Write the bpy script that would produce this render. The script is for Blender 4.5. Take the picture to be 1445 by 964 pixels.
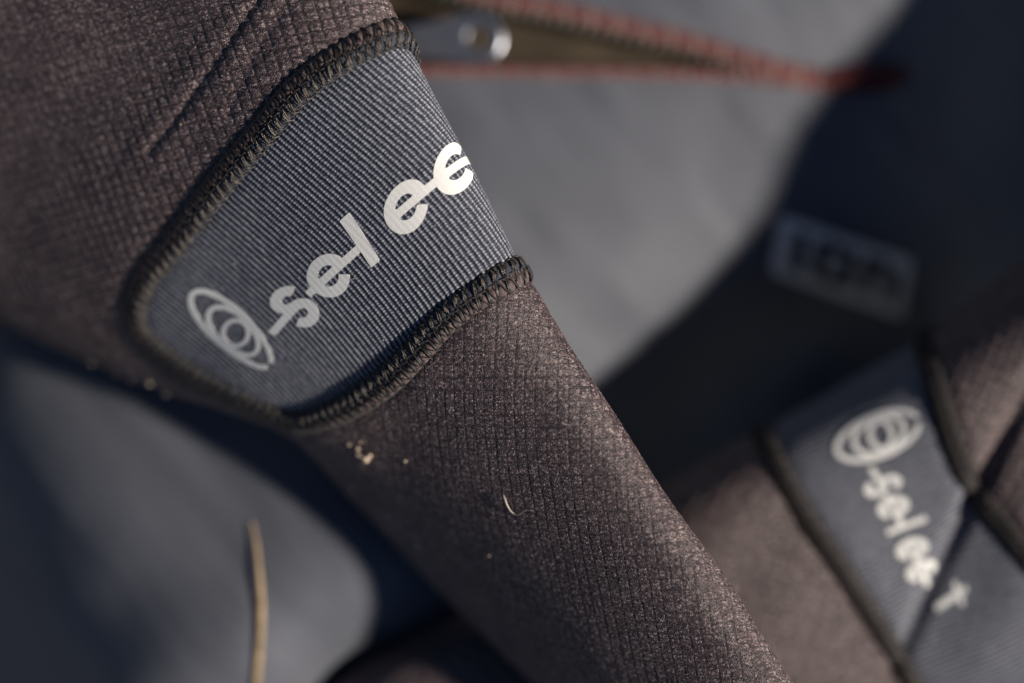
import bpy, math, random
import numpy as np
from mathutils import Matrix, Vector, kdtree

random.seed(7)
rng = np.random.default_rng(7)
for o in list(bpy.data.objects):
    bpy.data.objects.remove(o, do_unlink=True)
scene = bpy.context.scene
COL = scene.collection
R = math.radians
MM = 0.001                      # everything below is laid out in millimetres

# ------------------------------------------------------------------ camera
DIST = 500.0                    # lens height above the top of the near sleeve
FRAME_W = 250.0                 # width of the field at that height
cam = bpy.data.cameras.new('camera')
cam.sensor_width = 36.0
cam.lens = 36.0 * DIST / FRAME_W
cam.clip_start = 0.01
cam.clip_end = 50.0
cam.dof.use_dof = True
cam.dof.focus_distance = (DIST + 4.0) * MM
cam.dof.aperture_fstop = 2.0
cam.dof.aperture_blades = 0
cam_o = bpy.data.objects.new('camera', cam)
cam_o.location = (0, 0, DIST * MM)
COL.objects.link(cam_o)
scene.camera = cam_o

# ------------------------------------------------------------------ light
SUN_EL, SUN_AZ = 33.0, -9.0    # azimuth counted from +X (right of the picture) towards +Y
sd = Vector((math.cos(R(SUN_EL)) * math.cos(R(SUN_AZ)), math.cos(R(SUN_EL)) * math.sin(R(SUN_AZ)), math.sin(R(SUN_EL))))
world = bpy.data.worlds.new('World')
scene.world = world
world.use_nodes = True
wn = world.node_tree
bgn = wn.nodes['Background']
sky = wn.nodes.new('ShaderNodeTexSky')
sky.sky_type = 'NISHITA'
sky.sun_disc = False
sky.air_density = 0.5
sky.dust_density = 0.1
sky.ozone_density = 1.2
sky.sun_elevation = R(SUN_EL)
sky.sun_rotation = R(90.0 - SUN_AZ)
wn.links.new(sky.outputs[0], bgn.inputs[0])
bgn.inputs[1].default_value = 0.05
sun = bpy.data.lights.new('sun', 'SUN')
sun.energy = 5.0
sun.angle = R(3.8)
sun.color = (1.0, 0.90, 0.78)
sun_o = bpy.data.objects.new('sun', sun)
sun_o.rotation_euler = sd.to_track_quat('Z', 'Y').to_euler()
sun_o.location = (0.6, -0.15, 0.5)
COL.objects.link(sun_o)
scene.view_settings.view_transform = 'Standard'
scene.view_settings.look = 'None'
scene.view_settings.exposure = 0.14
scene.view_settings.gamma = 1.0
scene.view_settings.use_curve_mapping = False

# ------------------------------------------------------------------ layout helpers
K = FRAME_W / 1445.0
def at(x, y, z):
    s = K * (DIST - z) / DIST
    return np.array([(x - 722.5) * s, (482.0 - y) * s, z])
def to_px(P):
    s = DIST / (DIST - P[..., 2]) / K
    return np.stack([P[..., 0] * s + 722.5, 482.0 - P[..., 1] * s], -1)
def catmull(c, n):
    """c: (m,d) control rows, n: parameter values in 0..m-1"""
    c = np.asarray(c, float)
    m = len(c)
    e = np.vstack([2 * c[0] - c[1], c, 2 * c[-1] - c[-2]])
    n = np.clip(np.asarray(n, float), 0, m - 1 - 1e-9)
    i = np.floor(n).astype(int)
    t = (n - i)[:, None]
    p0, p1, p2, p3 = e[i], e[i + 1], e[i + 2], e[i + 3]
    return 0.5 * (2 * p1 + (p2 - p0) * t + (2 * p0 - 5 * p1 + 4 * p2 - p3) * t ** 2 + (3 * p1 - p0 - 3 * p2 + p3) * t ** 3)
def smooth(x, a, b):
    t = np.clip((x - a) / (b - a), 0, 1)
    return t * t * (3 - 2 * t)
def vnoise(x, y, seed):
    """smooth value noise"""
    xi, yi = np.floor(x).astype(int), np.floor(y).astype(int)
    def h(a, b):
        return np.modf(np.abs(np.sin(a * 127.1 + b * 311.7 + seed * 74.7) * 43758.5453))[0]
    fx, fy = x - xi, y - yi
    fx, fy = fx * fx * (3 - 2 * fx), fy * fy * (3 - 2 * fy)
    return (h(xi, yi) * (1 - fx) + h(xi + 1, yi) * fx) * (1 - fy) + (h(xi, yi + 1) * (1 - fx) + h(xi + 1, yi + 1) * fx) * fy

# ------------------------------------------------------------------ object helpers
def tag(o, label=None, cat=None, group=None, kind=None):
    if label: o['label'] = label
    if cat: o['category'] = cat
    if group: o['group'] = group
    if kind: o['kind'] = kind
    return o
class Thing:
    def __init__(self, name, base, label, cat, group=None):
        self.base = np.asarray(base, float)
        self.o = bpy.data.objects.new(name, None)
        self.o.empty_display_size = 0.01
        self.o.location = Vector(self.base * MM)
        COL.objects.link(self.o)
        tag(self.o, label, cat, group)
def make_mesh(name, V, F, mats=None, uv=None, smooth_sh=True, midx=None):
    me = bpy.data.meshes.new(name)
    V = np.asarray(V, np.float64) * MM
    if isinstance(F, np.ndarray) and F.ndim == 2:
        k = F.shape[1]
        me.vertices.add(len(V)); me.vertices.foreach_set('co', V.astype(np.float32).ravel())
        me.loops.add(F.size); me.loops.foreach_set('vertex_index', F.astype(np.int32).ravel())
        me.polygons.add(len(F))
        me.polygons.foreach_set('loop_start', np.arange(0, F.size, k, dtype=np.int32))
        me.polygons.foreach_set('loop_total', np.full(len(F), k, np.int32))
        me.update(calc_edges=True)
    else:
        me.from_pydata([tuple(v) for v in V], [], [tuple(int(i) for i in f) for f in F])
        me.update()
    if smooth_sh:
        me.polygons.foreach_set('use_smooth', np.ones(len(me.polygons), bool))
    if uv is not None:
        l = me.uv_layers.new(name='UVMap')
        vi = np.empty(len(me.loops), np.int32); me.loops.foreach_get('vertex_index', vi)
        l.data.foreach_set('uv', np.asarray(uv, np.float32)[vi].ravel())
    if mats is not None:
        for m in (mats if isinstance(mats, (list, tuple)) else [mats]): me.materials.append(m)
    if midx is not None:
        me.polygons.foreach_set('material_index', np.asarray(midx, np.int32))
    me.update()
    return me
def add_attr(o, name, val):
    a = o.data.attributes.new(name, 'FLOAT', 'POINT'); a.data.foreach_set('value', np.asarray(val, np.float32))
def part(name, V, F, mat, thing, parent=None, uv=None, smooth_sh=True, midx=None):
    V = np.asarray(V, float) - thing.base
    o = bpy.data.objects.new(name, make_mesh(name, V, F, mat, uv, smooth_sh, midx))
    COL.objects.link(o)
    o.parent = parent or thing.o
    return o
def place(name, me, M, thing, parent=None):
    """M: 4x4 numpy frame in mm"""
    o = bpy.data.objects.new(name, me)
    COL.objects.link(o)
    o.parent = parent or thing.o
    M = np.array(M, float)
    M[:3, 3] = (M[:3, 3] - thing.base) * MM
    o.matrix_local = Matrix(M.tolist())
    return o
def single(name, V, F, mat, base, label, cat, group=None, smooth_sh=True, uv=None, kind=None):
    base = np.asarray(base, float)
    o = bpy.data.objects.new(name, make_mesh(name, np.asarray(V, float) - base, F, mat, uv, smooth_sh))
    o.location = Vector(base * MM)
    COL.objects.link(o)
    return tag(o, label, cat, group, kind)
class MB:
    """collects shapes for one mesh (millimetres)"""
    def __init__(s): s.V = []; s.F = []
    def add(s, V, F):
        b = len(s.V)
        s.V.extend(np.asarray(V, float).tolist()); s.F.extend([[i + b for i in f] for f in F])
    def tube(s, P, rad, sides=6, cap=True):
        P = np.asarray(P, float); n = len(P)
        rad = np.broadcast_to(np.asarray(rad, float), (n,))
        T = np.gradient(P, axis=0); T /= np.linalg.norm(T, axis=1)[:, None] + 1e-12
        ref = np.array([0.21, 0.37, 0.9])
        A = np.cross(T, ref); A /= np.linalg.norm(A, axis=1)[:, None] + 1e-12
        B = np.cross(T, A)
        an = np.arange(sides) * 2 * math.pi / sides
        V = (P[:, None] + rad[:, None, None] * (A[:, None] * np.cos(an)[None, :, None] + B[:, None] * np.sin(an)[None, :, None])).reshape(-1, 3)
        F = [[i * sides + j, i * sides + (j + 1) % sides, (i + 1) * sides + (j + 1) % sides, (i + 1) * sides + j] for i in range(n - 1) for j in range(sides)]
        if cap: F += [list(range(sides))[::-1], [(n - 1) * sides + j for j in range(sides)]]
        s.add(V, F)
    def yarn(s, P, rad, plies=2, turns=0.9, sides=5, n=14):
        """a twisted thread along P; turns per mm"""
        P = np.asarray(P, float)
        d = np.r_[0, np.cumsum(np.linalg.norm(np.diff(P, axis=0), axis=1))]
        q = np.linspace(0, d[-1], n)
        Q = np.stack([np.interp(q, d, P[:, k]) for k in range(3)], 1)
        T = np.gradient(Q, axis=0); T /= np.linalg.norm(T, axis=1)[:, None]
        A = np.cross(T, [0.1, 0.2, 0.97]); A /= np.linalg.norm(A, axis=1)[:, None]
        B = np.cross(T, A)
        for k in range(plies):
            ph = q * turns * 2 * math.pi + k * 2 * math.pi / plies
            s.tube(Q + rad * 0.55 * (A * np.cos(ph)[:, None] + B * np.sin(ph)[:, None]), rad * 0.62, sides)
    def mesh(s, name, mat, sm=True): return make_mesh(name, np.array(s.V), s.F, mat, None, sm)

# ------------------------------------------------------------------ materials
class NT:
    def __init__(s, name):
        s.m = bpy.data.materials.new(name); s.m.use_nodes = True
        s.t = s.m.node_tree; s.p = s.t.nodes['Principled BSDF']
    def n(s, typ, **kw):
        nd = s.t.nodes.new(typ)
        for k, v in kw.items():
            if k.startswith('i_'):
                key = k[2:]
                nd.inputs[int(key) if key.isdigit() else key].default_value = v
            else: setattr(nd, k, v)
        return nd
    def l(s, a, b): s.t.links.new(a, b)
    def math(s, op, a, b=None, clamp=False):
        nd = s.n('ShaderNodeMath', operation=op); nd.use_clamp = clamp
        for i, x in enumerate((a, b)):
            if x is None: continue
            if isinstance(x, (int, float)): nd.inputs[i].default_value = x
            else: s.l(x, nd.inputs[i])
        return nd.outputs[0]
    def ramp(s, fac, stops):
        nd = s.n('ShaderNodeValToRGB')
        el = nd.color_ramp.elements
        while len(el) < len(stops): el.new(0.5)
        for e, (p, c) in zip(el, stops): e.position = p; e.color = (*c, 1)
        s.l(fac, nd.inputs[0]); return nd.outputs[0]
    def set(s, **kw):
        for k, v in kw.items(): s.p.inputs[k.replace('_', ' ')].default_value = v
    def bump(s, h, strength, dist):
        nd = s.n('ShaderNodeBump'); nd.inputs['Strength'].default_value = strength; nd.inputs['Distance'].default_value = dist
        s.l(h, nd.inputs['Height']); return nd
def uvmap(nt):
    return nt.n('ShaderNodeTexCoord').outputs['UV']

PA, PB = 2.75, 3.0              # pitch of the waffle knit, mm
def mat_waffle(name):
    """brown knit with the shade of the grooves painted near-black along the waffle lines; UV in mm"""
    t = NT(name); uv = uvmap(t)
    v = t.n('ShaderNodeTexVoronoi', voronoi_dimensions='2D', i_Scale=2.7); t.l(uv, v.inputs['Vector'])
    no = t.n('ShaderNodeTexNoise', noise_dimensions='2D', i_Scale=0.09); no.inputs['Detail'].default_value = 3; t.l(uv, no.inputs['Vector'])
    fn = t.n('ShaderNodeTexNoise', noise_dimensions='2D', i_Scale=1.1); t.l(uv, fn.inputs['Vector'])
    sep = t.n('ShaderNodeSeparateColor'); t.l(v.outputs['Color'], sep.inputs[0])
    c = t.ramp(sep.outputs[0], [(0.0, (0.024, 0.017, 0.019)), (0.45, (0.078, 0.055, 0.059)), (0.82, (0.165, 0.119, 0.123)), (1.0, (0.42, 0.335, 0.31))])  # random yarn tones; palest stop puts the knit's fine glints into the colour
    mx = t.n('ShaderNodeMix', data_type='RGBA', blend_type='MULTIPLY'); mx.inputs['Factor'].default_value = 1.0
    t.l(c, mx.inputs[6]); t.l(t.ramp(no.outputs[0], [(0.3, (0.86, 0.84, 0.88)), (0.7, (1.1, 1.1, 1.08))]), mx.inputs[7])
    sx = t.n('ShaderNodeSeparateXYZ'); t.l(uv, sx.inputs[0])
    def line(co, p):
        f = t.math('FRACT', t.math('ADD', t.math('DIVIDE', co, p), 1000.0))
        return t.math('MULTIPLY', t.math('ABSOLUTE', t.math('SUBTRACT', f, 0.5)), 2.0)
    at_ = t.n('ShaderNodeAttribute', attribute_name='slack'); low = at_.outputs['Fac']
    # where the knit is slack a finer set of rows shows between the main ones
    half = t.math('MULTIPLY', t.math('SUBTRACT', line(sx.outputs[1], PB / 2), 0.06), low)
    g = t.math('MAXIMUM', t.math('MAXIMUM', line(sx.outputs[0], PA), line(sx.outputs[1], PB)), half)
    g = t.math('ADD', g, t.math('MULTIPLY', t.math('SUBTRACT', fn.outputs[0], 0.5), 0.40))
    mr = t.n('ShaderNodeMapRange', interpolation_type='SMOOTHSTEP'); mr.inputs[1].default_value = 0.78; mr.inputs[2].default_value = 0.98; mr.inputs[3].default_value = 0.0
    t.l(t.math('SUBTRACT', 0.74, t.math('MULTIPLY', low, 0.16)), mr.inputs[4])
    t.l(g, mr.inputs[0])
    m2 = t.n('ShaderNodeMix', data_type='RGBA'); t.l(mr.outputs[0], m2.inputs['Factor']); t.l(mx.outputs[2], m2.inputs[6]); m2.inputs[7].default_value = (0.012, 0.010, 0.012, 1)  # groove shade painted into the base colour along the waffle lines
    t.l(m2.outputs[2], t.p.inputs['Base Color'])
    t.set(Roughness=0.45, Specular_IOR_Level=0.45, Sheen_Weight=0.04, Sheen_Roughness=0.3, Sheen_Tint=(0.95, 0.8, 0.78, 1))
    h = t.math('SUBTRACT', 1.0, v.outputs['Distance'])
    t.l(t.bump(h, 0.65, 0.00030).outputs[0], t.p.inputs['Normal'])
    return t.m
def mat_panel(name):
    """ribbed navy/grey melange elastic; UV in mm (x round the sleeve, y along it)"""
    t = NT(name); uv = uvmap(t)
    w = t.n('ShaderNodeTexNoise', noise_dimensions='2D', i_Scale=0.5); t.l(uv, w.inputs['Vector'])
    sx = t.n('ShaderNodeSeparateXYZ'); t.l(uv, sx.inputs[0])
    jit = t.math('MULTIPLY', t.math('SUBTRACT', w.outputs[0], 0.5), 0.5)
    u = t.math('ADD', sx.outputs[0], jit); vv = t.math('ADD', sx.outputs[1], jit)
    rib = t.math('ADD', t.math('MULTIPLY', t.math('SINE', t.math('MULTIPLY', u, 2 * math.pi / 1.46)), 0.5), 0.5)
    # every other rib is half a stitch out of step, as knitted loops are
    row = t.math('ADD', t.math('MULTIPLY', t.math('SINE', t.math('ADD', t.math('MULTIPLY', vv, 2 * math.pi / 0.80), t.math('MULTIPLY', u, 1.1))), 0.5), 0.5)
    vo = t.n('ShaderNodeTexVoronoi', voronoi_dimensions='2D', i_Scale=2.6); t.l(uv, vo.inputs['Vector'])
    sep = t.n('ShaderNodeSeparateColor'); t.l(vo.outputs['Color'], sep.inputs[0])
    f = t.math('MULTIPLY', t.math('POWER', rib, 1.15), t.math('ADD', t.math('MULTIPLY', row, 0.46), 0.54))
    f2 = t.math('ADD', t.math('MULTIPLY', f, 0.75), t.math('MULTIPLY', t.math('SUBTRACT', sep.outputs[0], 0.5), 0.30))
    c = t.ramp(f2, [(0.0, (0.020, 0.023, 0.036)), (0.25, (0.075, 0.081, 0.108)), (0.55, (0.225, 0.235, 0.275)), (0.9, (0.48, 0.48, 0.52))])
    t.l(c, t.p.inputs['Base Color'])
    t.set(Roughness=0.55, Specular_IOR_Level=0.3, Sheen_Weight=0.08, Sheen_Roughness=0.4, Sheen_Tint=(0.8, 0.85, 1, 1))
    hh = t.math('ADD', t.math('MULTIPLY', rib, 0.8), t.math('MULTIPLY', row, 0.35))
    t.l(t.bump(hh, 0.7, 0.00022).outputs[0], t.p.inputs['Normal'])
    return t.m
def mat_body(name):
    t = NT(name); uv = uvmap(t)
    sx = t.n('ShaderNodeSeparateXYZ'); t.l(uv, sx.inputs[0])
    d = t.math('ADD', t.math('MULTIPLY', sx.outputs[0], 0.50), t.math('MULTIPLY', sx.outputs[1], 1.0))
    r = t.math('ADD', t.math('MULTIPLY', t.math('SINE', t.math('MULTIPLY', d, 2 * math.pi / 1.6)), 0.5), 0.5)
    no = t.n('ShaderNodeTexNoise', noise_dimensions='2D', i_Scale=0.035); no.inputs['Detail'].default_value = 4; t.l(uv, no.inputs['Vector'])
    fi = t.n('ShaderNodeTexNoise', noise_dimensions='2D', i_Scale=1.6); fi.inputs['Detail'].default_value = 2; t.l(uv, fi.inputs['Vector'])
    f = t.math('ADD', t.math('MULTIPLY', no.outputs[0], 0.8), t.math('ADD', t.math('MULTIPLY', r, 0.75), t.math('MULTIPLY', fi.outputs[0], 0.25)))
    c = t.ramp(f, [(0.2, (0.044, 0.048, 0.061)), (1.0, (0.118, 0.126, 0.152))])
    t.l(c, t.p.inputs['Base Color'])
    t.set(Roughness=0.6, Specular_IOR_Level=0.3, Sheen_Weight=0.15, Sheen_Roughness=0.5)
    t.l(t.bump(r, 0.5, 0.0002).outputs[0], t.p.inputs['Normal'])
    return t.m
def mat_plain(name, col, rough=0.5, spec=0.4, metal=0.0, noise=0.0, nscale=900.0, bump=0.0, sheen=0.0):
    t = NT(name)
    t.set(Base_Color=(*col, 1), Roughness=rough, Specular_IOR_Level=spec, Metallic=metal, Sheen_Weight=sheen)
    g = t.n('ShaderNodeNewGeometry')
    no = t.n('ShaderNodeTexNoise', i_Scale=nscale); no.inputs['Detail'].default_value = 3; t.l(g.outputs['Position'], no.inputs['Vector'])
    if noise:
        lo = tuple(c * (1 - noise) for c in col); hi = tuple(min(1, c * (1 + noise)) for c in col)
        t.l(t.ramp(no.outputs[0], [(0.3, lo), (0.7, hi)]), t.p.inputs['Base Color'])
    if bump: t.l(t.bump(no.outputs[0], 0.6, bump).outputs[0], t.p.inputs['Normal'])
    return t.m
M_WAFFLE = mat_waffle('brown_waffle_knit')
M_PANEL = mat_panel('navy_ribbed_elastic')
M_BODY = mat_body('grey_jersey')
M_PRINT = mat_plain('white_rubber_print', (0.82, 0.82, 0.80), 0.42, 0.45, noise=0.05, nscale=2500, bump=0.00008)
M_THREAD = mat_plain('dark_thread', (0.026, 0.023, 0.023), 0.36, 0.5, noise=0.6, nscale=1500)
M_THREAD2 = mat_plain('painted_glint_thread', (0.125, 0.104, 0.088), 0.30, 0.7, noise=0.85, nscale=1500)  # sun glints on the dark thread, put into the colour as tan
M_PUFFB = mat_plain('brown_fleece_puff', (0.13, 0.095, 0.092), 0.75, 0.2, noise=0.55, nscale=2600, bump=0.0003, sheen=0.05)
M_PUFFN = mat_plain('navy_fleece_puff', (0.050, 0.055, 0.070), 0.7, 0.3, noise=0.6, nscale=2600, bump=0.0003, sheen=0.05)
M_PUFFD = mat_plain('dark_seam_cloth', (0.035, 0.030, 0.030), 0.7, 0.3, noise=0.5, nscale=900)
M_RED = mat_plain('red_thread', (0.25, 0.082, 0.080), 0.6, 0.3, noise=0.3, nscale=900, sheen=0.4)
M_OLIVE = mat_plain('olive_brown_lining', (0.060, 0.046, 0.032), 0.85, 0.15, noise=0.2, nscale=700, bump=0.0003)
M_COIL = mat_plain('zip_coil', (0.15, 0.145, 0.12), 0.35, 0.5, noise=0.2)
M_METAL = mat_plain('zip_metal', (0.46, 0.48, 0.54), 0.38, 0.5, metal=1.0, noise=0.1, nscale=300)
M_LABEL = mat_plain('pale_print', (0.80, 0.80, 0.78), 0.55, 0.4, noise=0.1, nscale=400)
M_LDARK = mat_plain('navy_print', (0.02, 0.022, 0.03), 0.6, 0.3)
M_STRAW = mat_plain('dry_straw', (0.46, 0.33, 0.19), 0.45, 0.5, noise=0.25, nscale=250, bump=0.0002)
M_SAND = mat_plain('sand_grain', (0.62, 0.50, 0.38), 0.4, 0.5, noise=0.3, nscale=800)
M_LINT = mat_plain('pale_lint', (0.6, 0.55, 0.48), 0.5, 0.4)
M_GROUND = mat_plain('dry_sandy_soil', (0.20, 0.165, 0.12), 0.9, 0.2, noise=0.3, nscale=60, bump=0.002)

# ------------------------------------------------------------------ fabric tubes
class Sleeve:
    def __init__(s, sections, rows, cols_top, cols_bot, top_frac, row_range):
        sec = []
        for (lx, ly, rx, ry, zc, b, tau, ex) in sections:
            L, Rr = at(lx, ly, zc), at(rx, ry, zc)
            sec.append([L[0], L[1], Rr[0], Rr[1], zc, b, tau, ex])
        m = len(sec) - 1
        r0, r1, nd = row_range
        tt = np.r_[np.linspace(0, r0, nd, endpoint=False), np.linspace(r0, r1, rows, endpoint=False), np.linspace(r1, m, nd)]
        q = catmull(sec, tt)
        f0, f1 = top_frac
        ff = np.r_[np.linspace(0, f0, cols_bot, endpoint=False), np.linspace(f0, f1, cols_top, endpoint=False), np.linspace(f1, 1, cols_bot)]
        th = np.linspace(-0.5 * math.pi, 1.5 * math.pi, 1441)
        s.nt, s.nf = len(tt), len(ff)
        S = np.zeros((s.nt, s.nf, 3)); U = np.zeros((s.nt, s.nf))
        for i, (lx, ly, rx, ry, zc, b, tau, ex) in enumerate(q):
            C = np.array([(lx + rx) / 2, (ly + ry) / 2, zc])
            W = np.array([rx - lx, ry - ly, 0]); hw = np.linalg.norm(W) / 2; W /= 2 * hw
            ta = R(tau)
            a = math.sqrt(max(hw * hw - (b * math.sin(ta)) ** 2, 1)) / math.cos(ta)
            c, sn = np.cos(th), np.sin(th)
            e = 2.0 / ex
            X, Y = a * np.sign(c) * np.abs(c) ** e, b * np.sign(sn) * np.abs(sn) ** e
            w, z = X * math.cos(ta) - Y * math.sin(ta), X * math.sin(ta) + Y * math.cos(ta)
            arc = np.r_[0, np.cumsum(np.hypot(np.diff(w), np.diff(z)))]
            t_at = np.interp(ff * arc[-1], arc, th)
            w2, z2 = np.interp(t_at, th, w), np.interp(t_at, th, z)
            S[i] = C + w2[:, None] * W + np.stack([0 * z2, 0 * z2, z2], 1)
            U[i] = -(ff - 0.5) * arc[-1]
        s.S, s.U = S, U
        dv = np.linalg.norm(np.diff(S, axis=0), axis=2)
        V = np.vstack([np.zeros((1, s.nf)), np.cumsum(dv, axis=0)])
        s.V = V - V[s.nt // 2]
        s.N = s.normals(S)
        s.px = to_px(S)
        view = np.array([0, 0, DIST]) - S
        s.front = (s.N * view).sum(-1) > 0
        s.pxf = np.where(s.front[..., None], s.px, 1e9)
    def normals(s, S):
        dt = np.gradient(S, axis=0); df = np.gradient(S, axis=1)
        N = np.cross(df, dt); N /= np.linalg.norm(N, axis=2)[..., None] + 1e-12
        c = S.mean(axis=1, keepdims=True)
        if ((S - c) * N).sum() < 0: N = -N
        return N
    def ij(s, x, y):
        d = (s.pxf[..., 0] - x) ** 2 + (s.pxf[..., 1] - y) ** 2
        k = int(np.argmin(d)); return np.array([k // s.nf, k % s.nf], float)
    def sample(s, A, ij):
        i = np.clip(ij[:, 0], 0, s.nt - 1.001); j = np.clip(ij[:, 1], 0, s.nf - 1.001)
        i0, j0 = i.astype(int), j.astype(int); a, b = (i - i0)[:, None], (j - j0)[:, None]
        return (A[i0, j0] * (1 - a) + A[i0 + 1, j0] * a) * (1 - b) + (A[i0, j0 + 1] * (1 - a) + A[i0 + 1, j0 + 1] * a) * b
    def surf(s, ij, h=0.0):
        N = s.sample(s.N, ij); N /= np.linalg.norm(N, axis=1)[:, None]
        return s.sample(s.S, ij) + N * (h if np.isscalar(h) else np.asarray(h)[:, None]), N
    def path(s, pts, ext0=0, ext1=0):
        """pixel control points -> smooth ij polyline, lengthened at both ends by ext (mm) in its own direction"""
        c = np.array([s.ij(*p) for p in pts])
        c = catmull(c, np.linspace(0, len(c) - 1, 400))
        for _ in range(30): c[1:-1] = (c[:-2] + 2 * c[1:-1] + c[2:]) / 4
        def extend(c, e):
            d = c[-1] - c[-12]
            P, _ = s.surf(np.array([c[-12], c[-1]])); l = np.linalg.norm(P[1] - P[0])
            k = np.linspace(0, 1, 60)[1:, None]
            return np.vstack([c, c[-1] + d * k * e / l])
        if ext1: c = extend(c, ext1)
        if ext0: c = extend(c[::-1], ext0)[::-1]
        return c
    def resample(s, c, ds):
        P, _ = s.surf(c)
        d = np.r_[0, np.cumsum(np.linalg.norm(np.diff(P, axis=0), axis=1))]
        q = np.arange(0, d[-1], ds)
        return np.stack([np.interp(q, d, c[:, 0]), np.interp(q, d, c[:, 1])], 1), q
    def inside(s, poly):
        I, J = np.meshgrid(np.arange(s.nt), np.arange(s.nf), indexing='ij')
        r = np.zeros(I.shape, bool)
        for (a0, b0), (a1, b1) in zip(poly, np.roll(poly, -1, axis=0)):
            if b0 == b1: continue
            m = ((b0 > J) != (b1 > J)) & (I < (a1 - a0) * (J - b0) / (b1 - b0) + a0)
            r ^= m
        return r
    def dist(s, P, lim=8.0):
        kd = kdtree.KDTree(len(P))
        for k, p in enumerate(P): kd.insert(p, k)
        kd.balance()
        d = np.full((s.nt, s.nf), 1e3)
        lo, hi = P.min(0) - lim, P.max(0) + lim
        m = ((s.S > lo) & (s.S < hi)).all(-1)
        idx = np.argwhere(m)
        pts = s.S[m]
        d[m] = [kd.find(p)[2] for p in pts.tolist()]
        return d
    def faces(s, mask=None, wrap=True):
        I, J = np.meshgrid(np.arange(s.nt - 1), np.arange(s.nf - 1), indexing='ij')
        a = I * s.nf + J
        F = np.stack([a, a + 1, a + s.nf + 1, a + s.nf], -1)
        if mask is not None: F = F[mask]
        return F.reshape(-1, 4)
def compact(V, F, uv):
    u, inv = np.unique(F, return_inverse=True)
    return V[u], inv.reshape(F.shape), uv[u]

# seam: ridge of pinched fabric and the thread that binds it, one object per stitch
def frames(sl, c, h, ds):
    ij, q = sl.resample(c, ds)
    P, N = sl.surf(ij, h)
    T = np.gradient(P, axis=0); T /= np.linalg.norm(T, axis=1)[:, None]
    for _ in range(6): N[1:-1] = (N[:-2] + 2 * N[1:-1] + N[2:]) / 4
    N -= (N * T).sum(1)[:, None] * T; N /= np.linalg.norm(N, axis=1)[:, None]
    return P, T, np.cross(N, T), N, q
SLANT = 0.34
def ridge_h(q, s, half, height, pitch, puff):
    x = np.clip(np.abs(q) / half, 0, 1)
    base = height * np.sqrt(np.maximum(1 - x ** 2.4, 0)) - 0.5
    b = np.abs(np.sin(math.pi * (s / pitch - SLANT * q / half))) ** 0.6
    valley = np.exp(-(((q + 0.05 * half) / (half * 0.15)) ** 2)) * 0.7
    return base + puff * (b - 0.75) * (1 - x ** 4) - valley * puff
def stitch_mesh(name, half, height, pitch, thick, detail, mats, seed):
    """local x along the seam, y across (+ towards the panel), z up; x = 0 is a valley between two puffs"""
    rs = np.random.default_rng(seed)
    def H(y): return height * math.sqrt(max(1 - min(abs(y) / half, 1) ** 2.4, 0)) - 0.42
    def line(p, q, bow=0.12, lift=0.0, n=8):
        k = np.linspace(0, 1, n)
        x = p[0] + (q[0] - p[0]) * k + bow * np.sin(math.pi * k); y = p[1] + (q[1] - p[1]) * k
        return np.stack([x, y, np.array([H(v) for v in y]) + lift + 0.10 * np.sin(math.pi * k)], 1)
    a, b = MB(), MB()
    j = lambda sc=0.10: float(rs.normal(0, sc))
    n = 16 if detail else 7
    pl = dict(plies=2 if detail else 1, n=n, sides=5 if detail else 4)
    h, p = half, pitch
    v = lambda y: SLANT * p * y / h
    # the leg that lies in the valley (two filaments) and the one that crosses the puff
    for o_ in ((-0.20, 0.18) if detail else (0,)):
        a.yarn(line((v(-h) + o_ + j(), -h * 1.05), (v(h * .8) + o_ + j(), h * 0.85), 0.10 + j(), 0.05), thick * 1.05, **pl)
    a.yarn(line((v(-h) + j(), -h * 1.0), (v(-h) - 0.42 * p + j(), h * (0.0 + j())), -0.18, 0.34), thick * 0.8, **pl)
    a.yarn(line((v(h * .1) + j(), h * 0.02 + j()), (v(h * .1) - 0.55 * p + j(), h * 0.10 + j()), 0.0, 0.26), thick * 0.8, **pl)
    a.yarn(line((v(-h) - 0.5 * p, -h * 1.0 + j()), (v(-h) + 0.5 * p, -h * 1.05 + j()), 0.0, 0.02), thick * 0.8, **pl)
    # loops on the panel side, their tan standing for glints on dark thread
    for o_ in ((-0.34, 0.02, 0.36) if detail else (0,)):
        y0 = h * (0.28 + j())
        b.yarn(line((v(y0) + o_ + j(), y0), (v(h * .85) + o_ * 0.7 + 0.1 * p + j(), h * (0.82 + j(.06))), 0.08, 0.30 + j()), thick * 0.66, **pl)
    a.yarn(line((v(h) - 0.45 * p, h * (1.0 + j(.05))), (v(h) + 0.5 * p, h * (0.92 + j(.05))), 0.0, 0.22), thick * 0.9, **pl)
    if detail:
        b.yarn(line((v(h) - 0.05 * p + j(), h * 1.04), (v(h) + 0.38 * p + j(), h * 0.80), 0.05, 0.38), thick * 0.62, **pl)
        a.yarn(line((v(h * .4) + 0.5 * p + j(), h * (.45 + j())), (v(h * .9) + 0.2 * p + j(), h * 0.95), 0.1, 0.3), thick * 0.75, **pl)
    V = np.array(a.V + b.V); F = a.F + [[i + len(a.V) for i in f] for f in b.F]
    return make_mesh(name, V, F, mats, None, True, [0] * len(a.F) + [1] * len(b.F))
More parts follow.
